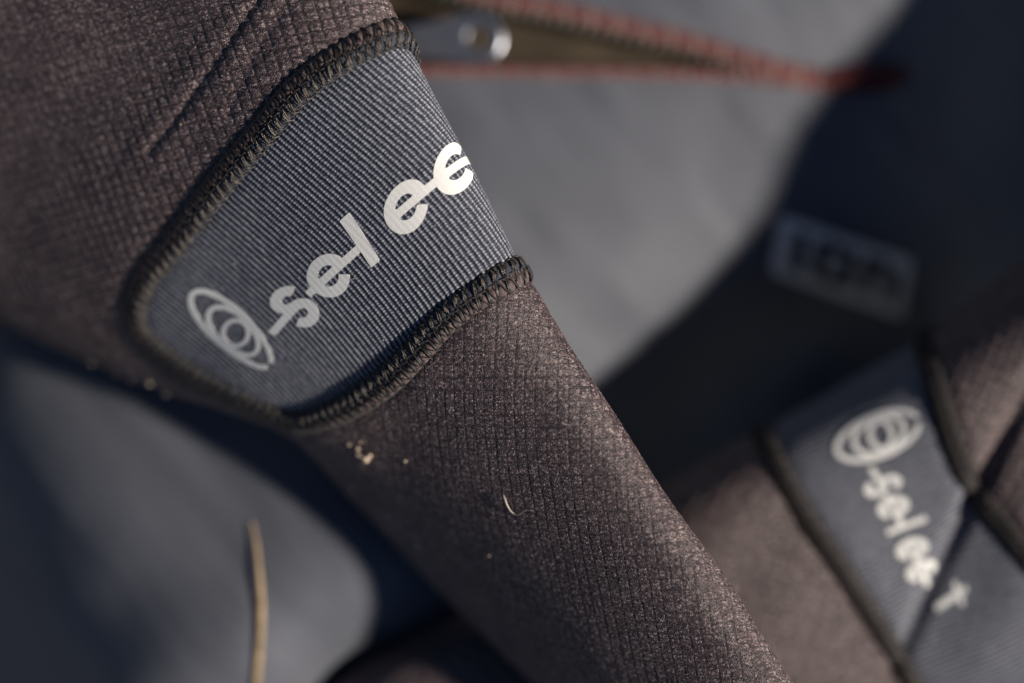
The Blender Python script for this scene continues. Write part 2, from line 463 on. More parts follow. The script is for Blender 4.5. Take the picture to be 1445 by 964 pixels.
def build_seam(sl, thing, c, half, height, pitch, thick, detail, flip, hgt=0.0, variants=4, ds=0.22):
    P, T, B, N, q = frames(sl, c, hgt, ds)
    if flip: T, B = -T, -B
    yy = np.linspace(-half, half, 19)
    ss = q if not flip else -q
    HH = ridge_h(yy[None, :], ss[:, None], half, height, pitch, 1.0 if detail else 0.4)
    rag = (vnoise(ss[:, None] * 2.2 + 50, yy[None, :] * 2.2 + 50, 3) - 0.5) * 0.30 * (1 if detail else 0.3)
    V = P[:, None] + B[:, None] * yy[None, :, None] + N[:, None] * (HH + rag * (np.abs(yy) < half * 0.95))[..., None]
    n, m = len(P), len(yy)
    F = np.array([[i * m + j, i * m + j + 1, (i + 1) * m + j + 1, (i + 1) * m + j] for i in range(n - 1) for j in range(m - 1)])
    mid = np.array([0 if (yy[j] + yy[j + 1]) / 2 < -0.05 * half else 1 for i in range(n - 1) for j in range(m - 1)])
    seam = part('seam', V.reshape(-1, 3), F, [M_PUFFB if detail else M_PUFFD, M_PUFFN if detail else M_PUFFD], thing, None, None, True, mid)
    ms = [stitch_mesh('stitch', half, height, pitch, thick, detail, [M_THREAD, M_THREAD2], 11 + k) for k in range(variants)]
    k0 = 0
    count = 0
    for s in np.arange(pitch, q[-1] - pitch, pitch):
        k = int(np.argmin(np.abs(q - s)))
        wz = random.uniform(-0.10, 0.10) if detail else 0.0; sc = random.uniform(0.93, 1.08)
        if N[k][2] < -0.45: continue
        M = np.eye(4); M[:3, 0] = (T[k] * math.cos(wz) + B[k] * math.sin(wz)) * sc; M[:3, 1] = B[k] * math.cos(wz) - T[k] * math.sin(wz); M[:3, 2] = N[k]; M[:3, 3] = P[k]
        place('stitch', ms[count % variants], M, thing, seam); count += 1
    return seam

# glyphs as ribbons in letter units (1 = height of the small letters)
def arc(cx, cy, r, a0, a1, n=40, ry=None):
    a = np.radians(np.linspace(a0, a1, n)); return np.stack([cx + r * np.cos(a), cy + (ry or r) * np.sin(a)], 1)
def bar(x0, y0, x1, y1, n=14):
    k = np.linspace(0, 1, n)[:, None]; return np.array([x0, y0]) * (1 - k) + np.array([x1, y1]) * k
def ribbon(P, w, closed=False):
    P = np.asarray(P, float)
    if closed: T = np.roll(P, -1, 0) - np.roll(P, 1, 0)
    else: T = np.gradient(P, axis=0)
    T /= np.linalg.norm(T, axis=1)[:, None]
    Nn = np.stack([-T[:, 1], T[:, 0]], 1)
    offs = np.array([-0.5, -0.5, -0.17, 0.17, 0.5, 0.5]) * w
    hs = np.array([-1, 0, 0, 0, 0, -1.0])
    V2 = (P[:, None] + Nn[:, None] * offs[None, :, None]).reshape(-1, 2)
    H = np.tile(hs, len(P))
    m, n = 6, len(P)
    F = [[i * m + j, i * m + j + 1, ((i + 1) % n) * m + j + 1, ((i + 1) % n) * m + j] for i in range(n if closed else n - 1) for j in range(m - 1)]
    if not closed: F += [[0, 1, 2, 3, 4, 5], [(n - 1) * m + j for j in range(5, -1, -1)]]
    return V2, H, F
SW, BW, RC = 0.255, 0.185, 0.372
S_LINE = np.vstack([arc(0.0, 0.20, 0.215, 12, 262, 30, 0.19), arc(0.0, -0.195, 0.225, 85, -165, 30, 0.20)])
def glyph(ch):
    if ch == 's': return [(S_LINE * 1.2, SW), (bar(-0.98, -0.10, -0.05, -0.02), BW)]
    if ch == 'e1': return [(arc(0, 0, RC, 3, 325), SW), (bar(-0.66, 0, 0.98, 0.0, 24), BW)]
    if ch == 'l': return [(bar(0, -0.5, 0, 0.78, 20), SW)]
    if ch == 'e2': return [(arc(0, 0, RC, 3, 330), SW), (bar(-0.36, 0, 0.95, 0.0, 24), BW)]
    if ch == 'e3': return [(arc(0, 0, RC, 40, 325), SW), (bar(-0.36, 0, 0.95, 0.0, 24), BW)]
    if ch == 't': return [(bar(0, -0.5, 0, 0.75, 20), SW), (bar(-0.42, 0.42, 0.42, 0.42), BW)]
def fit(sl, src, pxs, quad):
    src = np.array(src, float)
    Y = np.array([sl.ij(*p) for p in pxs])
    def basis(x):
        b = [np.ones(len(x)), x[:, 0], x[:, 1]]
        if quad: b += [x[:, 0] ** 2, x[:, 0] * x[:, 1]]
        return np.stack(b, 1)
    co, *_ = np.linalg.lstsq(basis(src), Y, rcond=None)
    return lambda x: basis(x) @ co
def stroke_sdf(P, line, w):
    """signed distance to a constant-width stroke with cut ends"""
    d = np.full(len(P), 9.0)
    n = len(line) - 1
    for k, (a, b) in enumerate(zip(line[:-1], line[1:])):
        t = b - a; L = np.linalg.norm(t); t = t / L; r = P - a
        u = r @ t; v = np.abs(r[:, 0] * t[1] - r[:, 1] * t[0])
        e0, e1 = (0.012 if k else 0.0), (0.012 if k < n - 1 else 0.0)      # bridge the joints, cut the two ends square
        d = np.minimum(d, np.maximum(v - w / 2, np.maximum(-u - e0, u - L - e1)))
    return d
def union_outline(strokes, step=0.03):
    """marching squares over the union of strokes: vertices (letter units), faces, rim edges"""
    allp = np.vstack([l for l, _ in strokes]); lo = allp.min(0) - 0.2; hi = allp.max(0) + 0.2
    nx, ny = (np.ceil((hi - lo) / step).astype(int) + 1)
    X, Y = np.meshgrid(lo[0] + step * np.arange(nx), lo[1] + step * np.arange(ny), indexing='ij')
    G = np.stack([X, Y], -1); D = np.full(nx * ny, 9.0)
    for l, w in strokes: D = np.minimum(D, stroke_sdf(G.reshape(-1, 2), l, w))
    D = D.reshape(nx, ny); D[np.abs(D) < 1e-5] = 1e-5
    ids, V, F, rim = {}, [], [], []
    def vid(key, p):
        if key not in ids: ids[key] = len(V); V.append(p)
        return ids[key]
    for i in range(nx - 1):
        for j in range(ny - 1):
            cs = [(i, j), (i + 1, j), (i + 1, j + 1), (i, j + 1)]
            if min(D[c] for c in cs) >= 0: continue
            poly = []
            for a, b in zip(cs, cs[1:] + cs[:1]):
                if D[a] < 0: poly.append((vid(a, G[a]), False))
                if (D[a] < 0) != (D[b] < 0):
                    k = (a, b) if a < b else (b, a); t = D[k[0]] / (D[k[0]] - D[k[1]])
                    poly.append((vid(k, G[k[0]] * (1 - t) + G[k[1]] * t), True))
            if len(poly) < 3: continue
            F.append([p for p, _ in poly])
            for (p, e), (q, f) in zip(poly, poly[1:] + poly[:1]):
                if e and f: rim.append((p, q))
    return np.array(V), F, rim
def print_on(sl, thing, parent, strokes, fmap, off, hfun, thick):
    """a thin printed letter lying on the cloth"""
    V2, F, rim = union_outline(strokes)
    ij = fmap(V2 + np.array(off)); h = hfun(ij)
    top, _ = sl.surf(ij, h); low, _ = sl.surf(ij, h - thick)
    n = len(top)
    F = F + [[q + n, p + n, p + 2 * n, q + 2 * n] for p, q in rim]
    return part('letter', np.vstack([top, top, low]), F, M_PRINT, thing, parent, None, True)

# ================================================================== THE SETTING
def grid_sheet(xs, ys, zf):
    X, Y = np.meshgrid(xs, ys, indexing='ij'); Z = zf(X, Y)
    n, m = X.shape
    V = np.stack([X, Y, Z], -1).reshape(-1, 3)
    I, J = np.meshgrid(np.arange(n - 1), np.arange(m - 1), indexing='ij')
    a = (I * m + J).ravel()
    return V, np.stack([a, a + m, a + m + 1, a + 1], -1)
GROUND_Z = -190.0
gx = np.linspace(-1500, 1500, 90)
gV, gF = grid_sheet(gx, gx, lambda X, Y: GROUND_Z + 3.0 * (vnoise(X / 90 + 99, Y / 90 + 99, 5) - 0.5))
g = bpy.data.objects.new('ground', make_mesh('ground', gV, gF, M_GROUND)); COL.objects.link(g); g['kind'] = 'structure'

# ================================================================== WETSUIT BODY (grey)
ctrl = [  # pixel x, y, height
    (-420, 500, -150), (-150, 650, -150), (-150, 950, -168), (-110, 820, -134), (0, 960, -120), (-300, 1150, -175),
    (-60, 540, -100), (0, 470, -86), (-30, 590, -86), (90, 500, -78), (85, 720, -70), (170, 860, -66), (200, 1000, -69), (10, 830, -98),
    (300, 620, -64), (330, 800, -56), (300, 950, -55), (450, 850, -54), (380, 930, -55), (505, 880, -57), (410, 990, -64), (480, 935, -72), (560, 800, -55), (500, 700, -57), (640, 860, -74), (545, 935, -88), (600, 980, -100), (450, 1100, -108),
    (400, 300, -82), (600, 500, -74), (150, 200, -92), (500, 0, -90), (200, -100, -104), (-200, 100, -125),
    (650, 200, -80), (800, 300, -83), (780, 480, -87), (900, 420, -91), (930, 250, -88), (1050, 200, -93), (1150, 100, -95), (900, 130, -87), (700, 100, -86), (700, -80, -90),
    (1000, 0, -88), (1250, 20, -98), (1000, 400, -98), (1080, 330, -99), (1180, 380, -104), (1300, 420, -114), (1280, 250, -106), (1445, 200, -128), (1445, 0, -120), (1000, 560, -122), (1150, 500, -130),
    (850, 640, -106), (1250, 620, -134), (1000, 800, -132), (1445, 500, -138), (1300, 900, -142), (800, 950, -122), (1700, 300, -140), (1700, 700, -150), (1700, 1100, -160), (1100, 1200, -155), (1250, -250, -105), (700, -300, -105), (1650, -250, -140),
]
CP = np.array([at(*c) for c in ctrl])
def tps_fit(P):
    n = len(P)
    d = np.linalg.norm(P[:, None, :2] - P[None, :, :2], axis=2) / 100
    Km = np.where(d > 0, d ** 2 * np.log(np.maximum(d, 1e-9)), 0) + 0.02 * np.eye(n)
    Q = np.c_[np.ones(n), P[:, :2] / 100]
    A = np.block([[Km, Q], [Q.T, np.zeros((3, 3))]])
    return np.linalg.solve(A, np.r_[P[:, 2], 0, 0, 0])
TPS = tps_fit(CP)
def body_z(X, Y):
    sh = X.shape; X, Y = X.ravel(), Y.ravel()
    z = TPS[-3] + TPS[-2] * X / 100 + TPS[-1] * Y / 100
    for k in range(len(CP)):
        d2 = ((X - CP[k, 0]) ** 2 + (Y - CP[k, 1]) ** 2) / 1e4
        z = z + TPS[k] * 0.5 * d2 * np.log(np.maximum(d2, 1e-12))
    z = z + 1.8 * (vnoise(X / 26 + 40, Y / 26 + 40, 9) - 0.5) + 0.7 * (vnoise((X + Y) / 9 + 40, (X - Y) / 24 + 40, 19) - 0.5)
    # the outer hem rolls down to the ground
    e = np.minimum(np.minimum(X + 262, 262 - X), np.minimum(Y + 205, 205 - Y))
    k = smooth(e, 0, 45)
    return (np.maximum(z, GROUND_Z + 8) * k + (GROUND_Z + 1.0) * (1 - k)).reshape(sh)
def on_body(x, y, lift=0.0):
    z = -90.0
    for _ in range(12):
        p = at(x, y, z); z = float(body_z(np.array([p[0]]), np.array([p[1]]))[0])
    p = at(x, y, z); p[2] += lift
    return p
suit = Thing('wetsuit', (0, 0, GROUND_Z), 'smooth grey wetsuit body with red-stitched zip opening lying beneath both brown sleeves', 'wetsuit')
BV, BF = grid_sheet(np.arange(-262, 262.5, 0.9), np.arange(-205, 205.5, 0.9), body_z)
UP_EDGE = [(480, -75), (600, -32), (690, -4), (760, 8), (830, 24), (900, 41), (980, 61), (1050, 82), (1110, 100), (1180, 112), (1262, 105)]
LO_EDGE = [(480, 100), (590, 100), (700, 101), (820, 102), (940, 104), (1040, 108), (1110, 114), (1180, 120), (1262, 105)]
def edge_line(pts):
    c = np.array([on_body(*p) for p in pts]); c = catmull(c, np.linspace(0, len(c) - 1, 400))
    c[:, 2] = body_z(c[:, 0], c[:, 1]); return c
up_l, lo_l = edge_line(UP_EDGE), edge_line(LO_EDGE)
poly = np.vstack([up_l[:, :2], lo_l[::-1, :2]])
cx = BV[BF].mean(1)
ins = np.zeros(len(cx), bool)
for (x0, y0), (x1, y1) in zip(poly, np.roll(poly, -1, 0)):
    if y0 == y1: continue
    ins ^= ((y0 > cx[:, 1]) != (y1 > cx[:, 1])) & (cx[:, 0] < (x1 - x0) * (cx[:, 1] - y0) / (y1 - y0) + x0)
body_o = part('body_panel', BV, BF[~ins], M_BODY, suit, None, BV[:, :2])
# lining seen through the opening
lx = np.arange(poly[:, 0].min() - 8, poly[:, 0].max() + 4, 1.5); ly = np.arange(poly[:, 1].min() - 8, poly[:, 1].max() + 8, 1.5)
LV, LF = grid_sheet(lx, ly, lambda X, Y: body_z(X, Y) - 5.0 - 2.0 * vnoise(X / 14 + 9, Y / 9 + 9, 2))
part('lining', LV, LF, M_OLIVE, suit, None, LV[:, :2])
def edge_frames(l, pitch, start=0.0):
    d = np.r_[0, np.cumsum(np.linalg.norm(np.diff(l, axis=0), axis=1))]
    out = []
    for s in np.arange(start, d[-1], pitch):
        p = np.array([np.interp(s, d, l[:, k]) for k in range(3)])
        q = np.array([np.interp(min(s + 1, d[-1]), d, l[:, k]) for k in range(3)]); r = np.array([np.interp(max(s - 1, 0), d, l[:, k]) for k in range(3)])
        T = q - r; T /= np.linalg.norm(T)
        e = 1.0; zx = (body_z(np.array([p[0] + e]), np.array([p[1]])) - body_z(np.array([p[0] - e]), np.array([p[1]])))[0] / 2; zy = (body_z(np.array([p[0]]), np.array([p[1] + e])) - body_z(np.array([p[0]]), np.array([p[1] - e])))[0] / 2
        N = np.array([-zx, -zy, 1]); N -= N @ T * T; N /= np.linalg.norm(N)
        M = np.eye(4); M[:3, 0] = T; M[:3, 1] = np.cross(N, T); M[:3, 2] = N; M[:3, 3] = p
        out.append(M)
    return out
# rolled hem that hides the raw edge, then red stitches over it, then the zip coil under the upper lip
def hem(l, rad, mat, dz=0.0):
    mb = MB(); P = l[::4].copy(); P[:, 2] += dz; mb.tube(P, rad, 8); return part('hem', np.array(mb.V), mb.F, mat, suit)
hem_up, hem_lo = hem(up_l, 1.5, M_BODY, -0.6), hem(lo_l, 1.3, M_BODY, -0.7)
def red_stitch(w, seed):
    rs = np.random.default_rng(seed); mb = MB()
    for o_ in (-0.6, 0.0, 0.6):
        k = np.linspace(0, math.pi, 9); j = rs.normal(0, .12)
        mb.yarn(np.stack([o_ + 0.5 * np.cos(k) + j, -w * np.cos(k), 1.15 * np.sin(k) + 0.1], 1), 0.42, 2, 0.8, 5, 10)
    return mb.mesh('stitch', M_RED)
M_RED2 = mat_plain('faded_red_thread', (0.34, 0.20, 0.18), 0.6, 0.3, noise=0.3, nscale=900)
RS = [red_stitch(2.4, k) for k in range(3)]; RS2 = [red_stitch(1.35, k + 7) for k in range(3)]
for q_ in (RS, RS2): q_[2].materials[0] = M_RED2
for k, M in enumerate(edge_frames(up_l, 2.6, 1.0)): place('stitch', RS[k % 3], M, suit, hem_up)
for k, M in enumerate(edge_frames(lo_l, 2.6, 0.5)): place('stitch', RS2[k % 3], M, suit, hem_lo)
coil = MB(); kk = np.linspace(0, 2 * math.pi, 13)
coil.tube(np.stack([0.55 * np.sin(kk), -3.1 + 1.45 * np.cos(kk), -0.1 + 0.9 * np.sin(kk)], 1), 0.5, 6)
coil_me = coil.mesh('zip_coil_tooth', M_COIL)
tape = MB(); tp = []
UF = edge_frames(up_l, 3.4, 1.5)
for M in UF[:-9]: place('zip_coil_tooth', coil_me, M, suit, hem_up)
tp = np.array([(M @ np.array([0, -2.6, -1.5, 1]))[:3] for M in UF[:-7]])
tape.tube(tp, 0.9, 6); part('zip_tape', np.array(tape.V), tape.F, M_OLIVE, suit)
# bar tack of red thread that closes the end of the opening
tk = MB(); rs_ = np.random.default_rng(5)
for k in range(16):
    x = 1168 + k * 7.6; c0 = on_body(x, 109 - (k - 8) * 0.3, 0.0); w = 4.2 * math.sqrt(max(0.05, 1 - ((k - 7.5) / 8.3) ** 2)); q_ = np.linspace(0, math.pi, 9)
    tk.yarn(np.stack([c0[0] + 0.4 * np.cos(q_) + rs_.normal(0, .15), c0[1] + w * np.cos(q_), c0[2] + 0.2 + 2.6 * np.sin(q_)], 1), 0.5, 2, 0.8, 5, 10)
part('bar_tack', np.array(tk.V), tk.F, mat_plain('shade_toned_red_thread', (0.15, 0.028, 0.032), 0.6, 0.3, noise=0.2), suit)  # red toned down to put the shadow over the tack into its colour
# slider with its pull tab
SL0 = on_body(560, 62, 1.0)
def extrude(outline, hole, t, bev=0.25):
    """flat plate with an optional hole, both as equal-length loops"""
    o_, h_ = np.asarray(outline, float), np.asarray(hole, float); n = len(o_)
    def inset(P, k): c = P.mean(0); return c + (P - c) * k
    rings = [(o_, 0.0), (o_, t - bev), (inset(o_, 0.965), t), (inset(h_, 1.08), t), (h_, t - bev), (h_, 0.0)]
    V = np.vstack([np.c_[p, np.full(n, z)] for p, z in rings])
    F = [[a * n + i, a * n + (i + 1) % n, ((a + 1) % 6) * n + (i + 1) % n, ((a + 1) % 6) * n + i] for a in range(6) for i in range(n)]
    return V, F
n_ = 48
ang = np.linspace(0, 2 * math.pi, n_, endpoint=False)
tab = []
for a in ang:   # stadium that narrows towards the slider
    c, s_ = math.cos(a), math.sin(a)
    x = (20.5 + 7.2 * c) if c > 0 else (20.5 + 20.5 * c * (1 if abs(c) > .0 else 1))
    w = 7.2 if x > 18 else 4.8 + 2.4 * max(0, (x - 6) / 12)
    tab.append((x, w * s_ if c > 0 else w * (math.copysign(min(1, abs(s_) * 2.2), s_))))
hole = [(20.8 + 3.5 * math.cos(a), 3.5 * math.sin(a)) for a in ang]
pv, pf = extrude(tab, hole, 1.6)
slider = MB()
def box(mb, x0, x1, y0, y1, z0, z1, c=0.3):
    V = []
    for z, i in ((z0, 0), (z1 - c, 0), (z1, c)):
        V += [(x0 + i, y0 + i, z), (x1 - i, y0 + i, z), (x1 - i, y1 - i, z), (x0 + i, y1 - i, z)]
    F = [[3, 2, 1, 0], [8, 9, 10, 11]] + [[a * 4 + i, a * 4 + (i + 1) % 4, (a + 1) * 4 + (i + 1) % 4, (a + 1) * 4 + i] for a in (0, 1) for i in range(4)]
    mb.add(V, F)
box(slider, -6, 8, -5, 5, -3.0, -1.2, 0.5); box(slider, -5, 5, -1.6, 1.6, -1.2, 1.4, 0.6)
Mz = np.eye(4); ca, sa = math.cos(R(2)), math.sin(R(2)); Mz[:2, :2] = [[ca, -sa], [sa, ca]]; Mz[:3, 3] = SL0 + np.array([3, 0, 0.5])
slider_o = place('zip_slider', slider.mesh('zip_slider', M_METAL, False), Mz, suit)
def place_under(name, me, M):
    o = bpy.data.objects.new(name, me); COL.objects.link(o); o.parent = slider_o
    M = np.array(M, float); M[:3, 3] *= MM; o.matrix_local = Matrix(M.tolist()); return o
Mt = np.eye(4); Mt[:3, 3] = (0, 0, 1.6); tb = R(-3); Mt[0, 0] = math.cos(tb); Mt[0, 2] = math.sin(tb); Mt[2, 0] = -math.sin(tb); Mt[2, 2] = math.cos(tb)
place_under('pull_tab', make_mesh('pull_tab', pv, pf, M_METAL, None, False), Mt)
# printed badge in the shade
def badge(uvs, lift):
    """badge coordinates 0..1 -> body surface"""
    tl, tr, bl = np.array([1101., 303.]), np.array([1288., 367.]), np.array([1086., 386.])
    P = []
    for (a, b), l in zip(uvs, lift):
        p = tl + (tr - tl) * a + (bl - tl) * b
        P.append(on_body(p[0], p[1], l))
    return np.array(P)
def badge_patch(x0, x1, y0, y1, lift, nx=12, ny=8, rnd=0.0):
    xs, ys = np.linspace(x0, x1, nx), np.linspace(y0, y1, ny)
    uvs = [(x, y) for x in xs for y in ys]
    if rnd:
        q = []
        for (x, y) in uvs:
            ex, ey = min(x - x0, x1 - x), min(y - y0, y1 - y)
            if ex < 1e-6 and ey < 1e-6: x += rnd if x < .5 else -rnd; y += rnd * 2.0 if y < .5 else -rnd * 2.0
            q.append((x, y))
        uvs = q
    P = badge(uvs, [lift] * len(uvs))
    F = [[i * ny + j, (i + 1) * ny + j, (i + 1) * ny + j + 1, i * ny + j + 1] for i in range(nx - 1) for j in range(ny - 1)]
    return P, F
P, F = badge_patch(0, 1, 0, 1, 0.45, 18, 10, 0.012)
bad = part('printed_badge', P, F, M_LABEL, suit)
def letter_mesh(patches):
    mb = MB()
    for p in patches: P, F = badge_patch(*p, 0.75, 5, 5); mb.add(P, F)
    return part('letter', np.array(mb.V), mb.F, M_LDARK, suit, bad)
letter_mesh([(0.13, 0.225, 0.17, 0.83)])
letter_mesh([(0.29, 0.385, 0.19, 0.81), (0.505, 0.60, 0.19, 0.81), (0.385, 0.505, 0.16, 0.36), (0.385, 0.505, 0.64, 0.84)])
letter_mesh([(0.655, 0.75, 0.17, 0.83), (0.835, 0.93, 0.24, 0.83), (0.75, 0.835, 0.17, 0.38)])

# ================================================================== NEAR SLEEVE
near_sec = [  # left edge px, right edge px, centre height, half height, tilt of the section, squareness
    (-420, 330, 400, -330, -46, 20, 25, 2.1),
    (-160, 400, 480, -150, -41, 19, 25, 2.1),
    (60, 492, 535, -20, -34, 18.5, 25, 2.1),
    (205, 548, 585, 85, -30.5, 18, 26, 2.1),
    (312, 582, 650, 215, -27.5, 17, 27, 2.05),
    (402, 622, 733, 380, -27, 16, 31, 2.0),
    (482, 705, 816, 520, -29, 14.5, 39, 2.0),
    (588, 820, 912, 665, -30, 13.5, 44, 2.0),
    (702, 932, 1008, 805, -30, 13.5, 45, 2.0),
    (822, 1050, 1110, 965, -30, 13.5, 45, 2.0),
    (950, 1210, 1225, 1145, -30, 13.5, 45, 2.0),
]
near = Sleeve(near_sec, 1120, 600, 40, (0.17, 0.79), (1.3, 9.3, 25))
n_th = Thing('wetsuit_sleeve', (*near.S[near.nt // 2].mean(0)[:2], -55.0), 'brown waffle-knit sleeve in sharp focus with navy ribbed patch and large white print', 'wetsuit sleeve', None)
SEAM_PX = [(543, 50), (500, 70), (455, 98), (415, 132), (375, 180), (334, 228), (290, 283), (247, 340), (215, 378), (197, 408), (190, 440), (200, 472), (236, 504), (293, 540), (345, 566), (380, 582), (410, 594), (440, 594), (492, 574), (559, 528), (620, 461), (675, 418), (722, 388)]
seam_c = near.path(SEAM_PX, 34, 34)
seam_P, _ = near.surf(near.resample(seam_c, 0.4)[0])
pm = near.inside(seam_c)
dseam = near.dist(seam_P, 9.0)
dn = np.where(pm, -dseam, dseam)           # negative inside the patch
a_ = 0.86 * near.U + 0.53 * near.V
b_ = -0.51 * near.U + 0.85 * near.V
wob = (vnoise(a_ / 14 + 80, b_ / 14 + 80, 1) - 0.5) * 0.7
aw, bw = a_ + wob, b_ + 0.6 * (vnoise(a_ / 15 + 70, b_ / 11 + 70, 4) - 0.5)
ga = np.abs(np.mod(aw / PA, 1) - 0.5) * 2          # 1 on the groove
gb = np.abs(np.mod(bw / PB, 1) - 0.5) * 2
up_k = 1 - smooth(near.px[..., 0] * 0.53 + near.px[..., 1] * 0.85, 380, 640)   # the stretched upper part puffs more
puff = 1 - np.maximum(smooth(ga, 0.72 - 0.25 * up_k, 1.0), 1.0 * smooth(gb, 0.70 - 0.25 * up_k, 1.0))
cell = vnoise(np.floor(aw / PA) + 300.5, np.floor(bw / PB) + 300.5, 6) - 0.5
waf = (0.08 + 0.12 * up_k) * puff + 0.06 * cell * puff + 0.10 * (vnoise(a_ * 2.3 + 500, b_ * 2.3 + 500, 8) - 0.5)
fold = 1.1 * (vnoise(near.U / 26 + 30, near.V / 30 + 30, 12) - 0.5) + 0.35 * (vnoise(near.U / 11 + 30, near.V / 14 + 30, 13) - 0.5)
def crease(pts, depth, width, side):
    """a pressed fold: a narrow valley with a soft lip on one side"""
    c = near.path(pts); P, _ = near.surf(near.resample(c, 0.5)[0])
    d = near.dist(P, 12.0)
    k = np.exp(-(d / width) ** 2)
    return -depth * k + depth * 0.8 * np.exp(-((d - 2.6 * width) / (2.2 * width)) ** 2)
cre = crease([(385, -30), (345, 30), (300, 95), (255, 160), (212, 215)], 0.42, 1.3, 1) + crease([(420, -20), (385, 40), (352, 95), (322, 165)], 0.22, 1.5, 1)
pinch = np.exp(-(dseam / 3.2) ** 2)
h_b = 0.7 + fold + cre + waf * (1 - 0.8 * pinch) - 1.3 * pinch
ribw = 0.10 * np.sin(2 * math.pi * (near.U) / 1.46)
h_p = 0.2 + fold * 0.8 + ribw * smooth(dseam, 2, 5) - 0.9 * np.exp(-(dseam / 3.4) ** 2)
def offset_surface(sl, h): return sl.S + sl.N * h[..., None]
fm = pm[:-1, :-1]
Vb = offset_surface(near, h_b).reshape(-1, 3); uvb = np.stack([aw, bw], -1).reshape(-1, 2)
v1, f1, u1 = compact(Vb, near.faces(~fm), np.c_[uvb, (1 - up_k).reshape(-1)])
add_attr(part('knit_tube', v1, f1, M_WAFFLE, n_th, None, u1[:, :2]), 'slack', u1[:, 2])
Vp = offset_surface(near, h_p).reshape(-1, 3); uvp = np.stack([near.U, near.V], -1).reshape(-1, 2)
v2, f2, u2 = compact(Vp, near.faces(fm), uvp)
patch = part('ribbed_patch', v2, f2, M_PANEL, n_th, None, u2)
def base_h(sl, fold_): sl.hb = fold_
near_fold = near.sample(fold[..., None], seam_c)[:, 0]
def panel_side(sl, c, mask):
    P, T, B, N, q = frames(sl, c, 0.0, 0.5); k = len(P) // 2
    t = P[k] + B[k] * 3.0
    d = ((sl.S - t) ** 2).sum(-1); m = int(np.argmin(d))
    return bool(mask.ravel()[m])
flip = not panel_side(near, seam_c, pm)
SEAM_H = 0.1
build_seam(near, n_th, seam_c, 3.9, 1.8, 2.65, 0.23, True, flip, SEAM_H, 8)
# printed word and its ring emblem
TX = [((0, 0), (411.5, 433)), ((-0.98, -0.1), (385, 470)), ((1.1, 0), (467.5, 389.6)), ((1.1, 0.5), (449, 365)), ((1.1, -0.5), (486, 414)),
      ((2.13, 0.78), (486, 303.5)), ((2.13, -0.5), (534, 367)), ((3.27, 0), (570, 296)), ((3.27, 0.5), (556, 267)), ((3.27, -0.5), (584, 324)), ((4.30, 0.45), (628, 213)), ((4.05, 0), (616, 250)), ((4.45, -0.5), (655, 272))]
tmap = fit(near, [a for a, b in TX], [b for a, b in TX], True)
fold_fn = lambda ij: 0.0
PR_H = 0.2
for ch, x in (('s', 0), ('e1', 1.1), ('l', 2.13), ('e2', 3.27), ('e3', 4.47)):
    print_on(near, n_th, patch, glyph(ch), tmap, (x, 0), lambda ij, e=(0.02 if ch in ('l', 'e3') else 0.0): near.sample((h_p - 0.75 * ribw)[..., None], ij)[:, 0] + 0.10 + e, 0.22)
lc, lm, ln = np.array([329., 466.]), np.array([54., 50.5]), np.array([17.5, -19.0])
lmap = fit(near, [(0, 0), (1, 0), (-1, 0), (0, 1), (0, -1)], [lc, lc + lm, lc - lm, lc + ln, lc - ln], False)
def ell(a, b, cx=0, cy=0, n=72, a0=0, a1=360):
    k = np.radians(np.linspace(a0, a1, n, endpoint=(a1 - a0) < 360)); return np.stack([cx + a * np.cos(k), cy + b * np.sin(k)], 1)
def ring_px(ax, bx, cx=0., cy=0., a0=0, a1=360):
    return ell(ax, bx, cx, cy, 72, a0, a1)
def logo(fn, parent_fn):
    for k, (a, b, cx, w, a0, a1) in enumerate(((1.0, 0.98, 0.0, 0.10, 12, 352), (0.60, 0.88, 0.02, 0.10, 0, 360), (0.25, 0.70, 0.06, 0.10, 0, 360))):
        parent_fn(ell(a, b, cx, 0, 72, a0, a1), w, (a1 - a0) >= 360, k)
def ring_strokes(line, w, closed, sx, sy):
    """constant-width band in a frame whose axes have pixel sizes sx, sy"""
    Lp = line * np.array([sx, sy])
    V2, H, F = ribbon(Lp, w, closed)
    return V2 / np.array([sx, sy]), H, F
def near_ring(line, w, closed, k):
    V2, H, F = ring_strokes(line, 7.3 - 0.3 * k, closed, 78.0, 27.0)
    ij = lmap(V2)
    fo = near.sample(h_p[..., None] - ribw[..., None], ij)[:, 0]
    P, _ = near.surf(ij, fo + 0.12 + 0.02 * k + H * 0.25)
    part('emblem_ring', P, F, M_PRINT, n_th, patch, None, False)
logo(None, near_ring)

# ================================================================== FAR SLEEVE (lower right, passes under the near one)
far_sec = [
    (275, 1100, 560, 1500, -86, 20, -6, 2.4),
    (575, 900, 850, 1350, -79, 22, -9, 2.5),
    (770, 788, 1060, 1240, -86, 23, -11, 2.6),
    (930, 692, 1230, 1160, -79, 24, -11, 2.7),
    (1072, 608, 1375, 1075, -77, 24, -11, 2.8),
    (1190, 544, 1495, 1010, -77, 25, -11, 2.8),
    (1300, 482, 1610, 930, -75, 26, -11, 2.8),
    (1445, 372, 1770, 810, -70, 29, -11, 2.7),
    (1660, 190, 2000, 640, -56, 34, -10, 2.4),
    (1900, -60, 2300, 400, -58, 38, -8, 2.3),
]
far = Sleeve(far_sec, 520, 420, 30, (0.17, 0.83), (0.4, 8.0, 10))
f_th = Thing('wetsuit_sleeve', (*far.S[far.nt // 2].mean(0)[:2], -118.0), 'blurred brown sleeve at lower right with grey patch, small white print and a creased fold', 'wetsuit sleeve', None)
s1 = far.path([(1078, 618), (1108, 676), (1145, 738), (1185, 800), (1222, 855), (1252, 905), (1285, 960)], 45, 45)
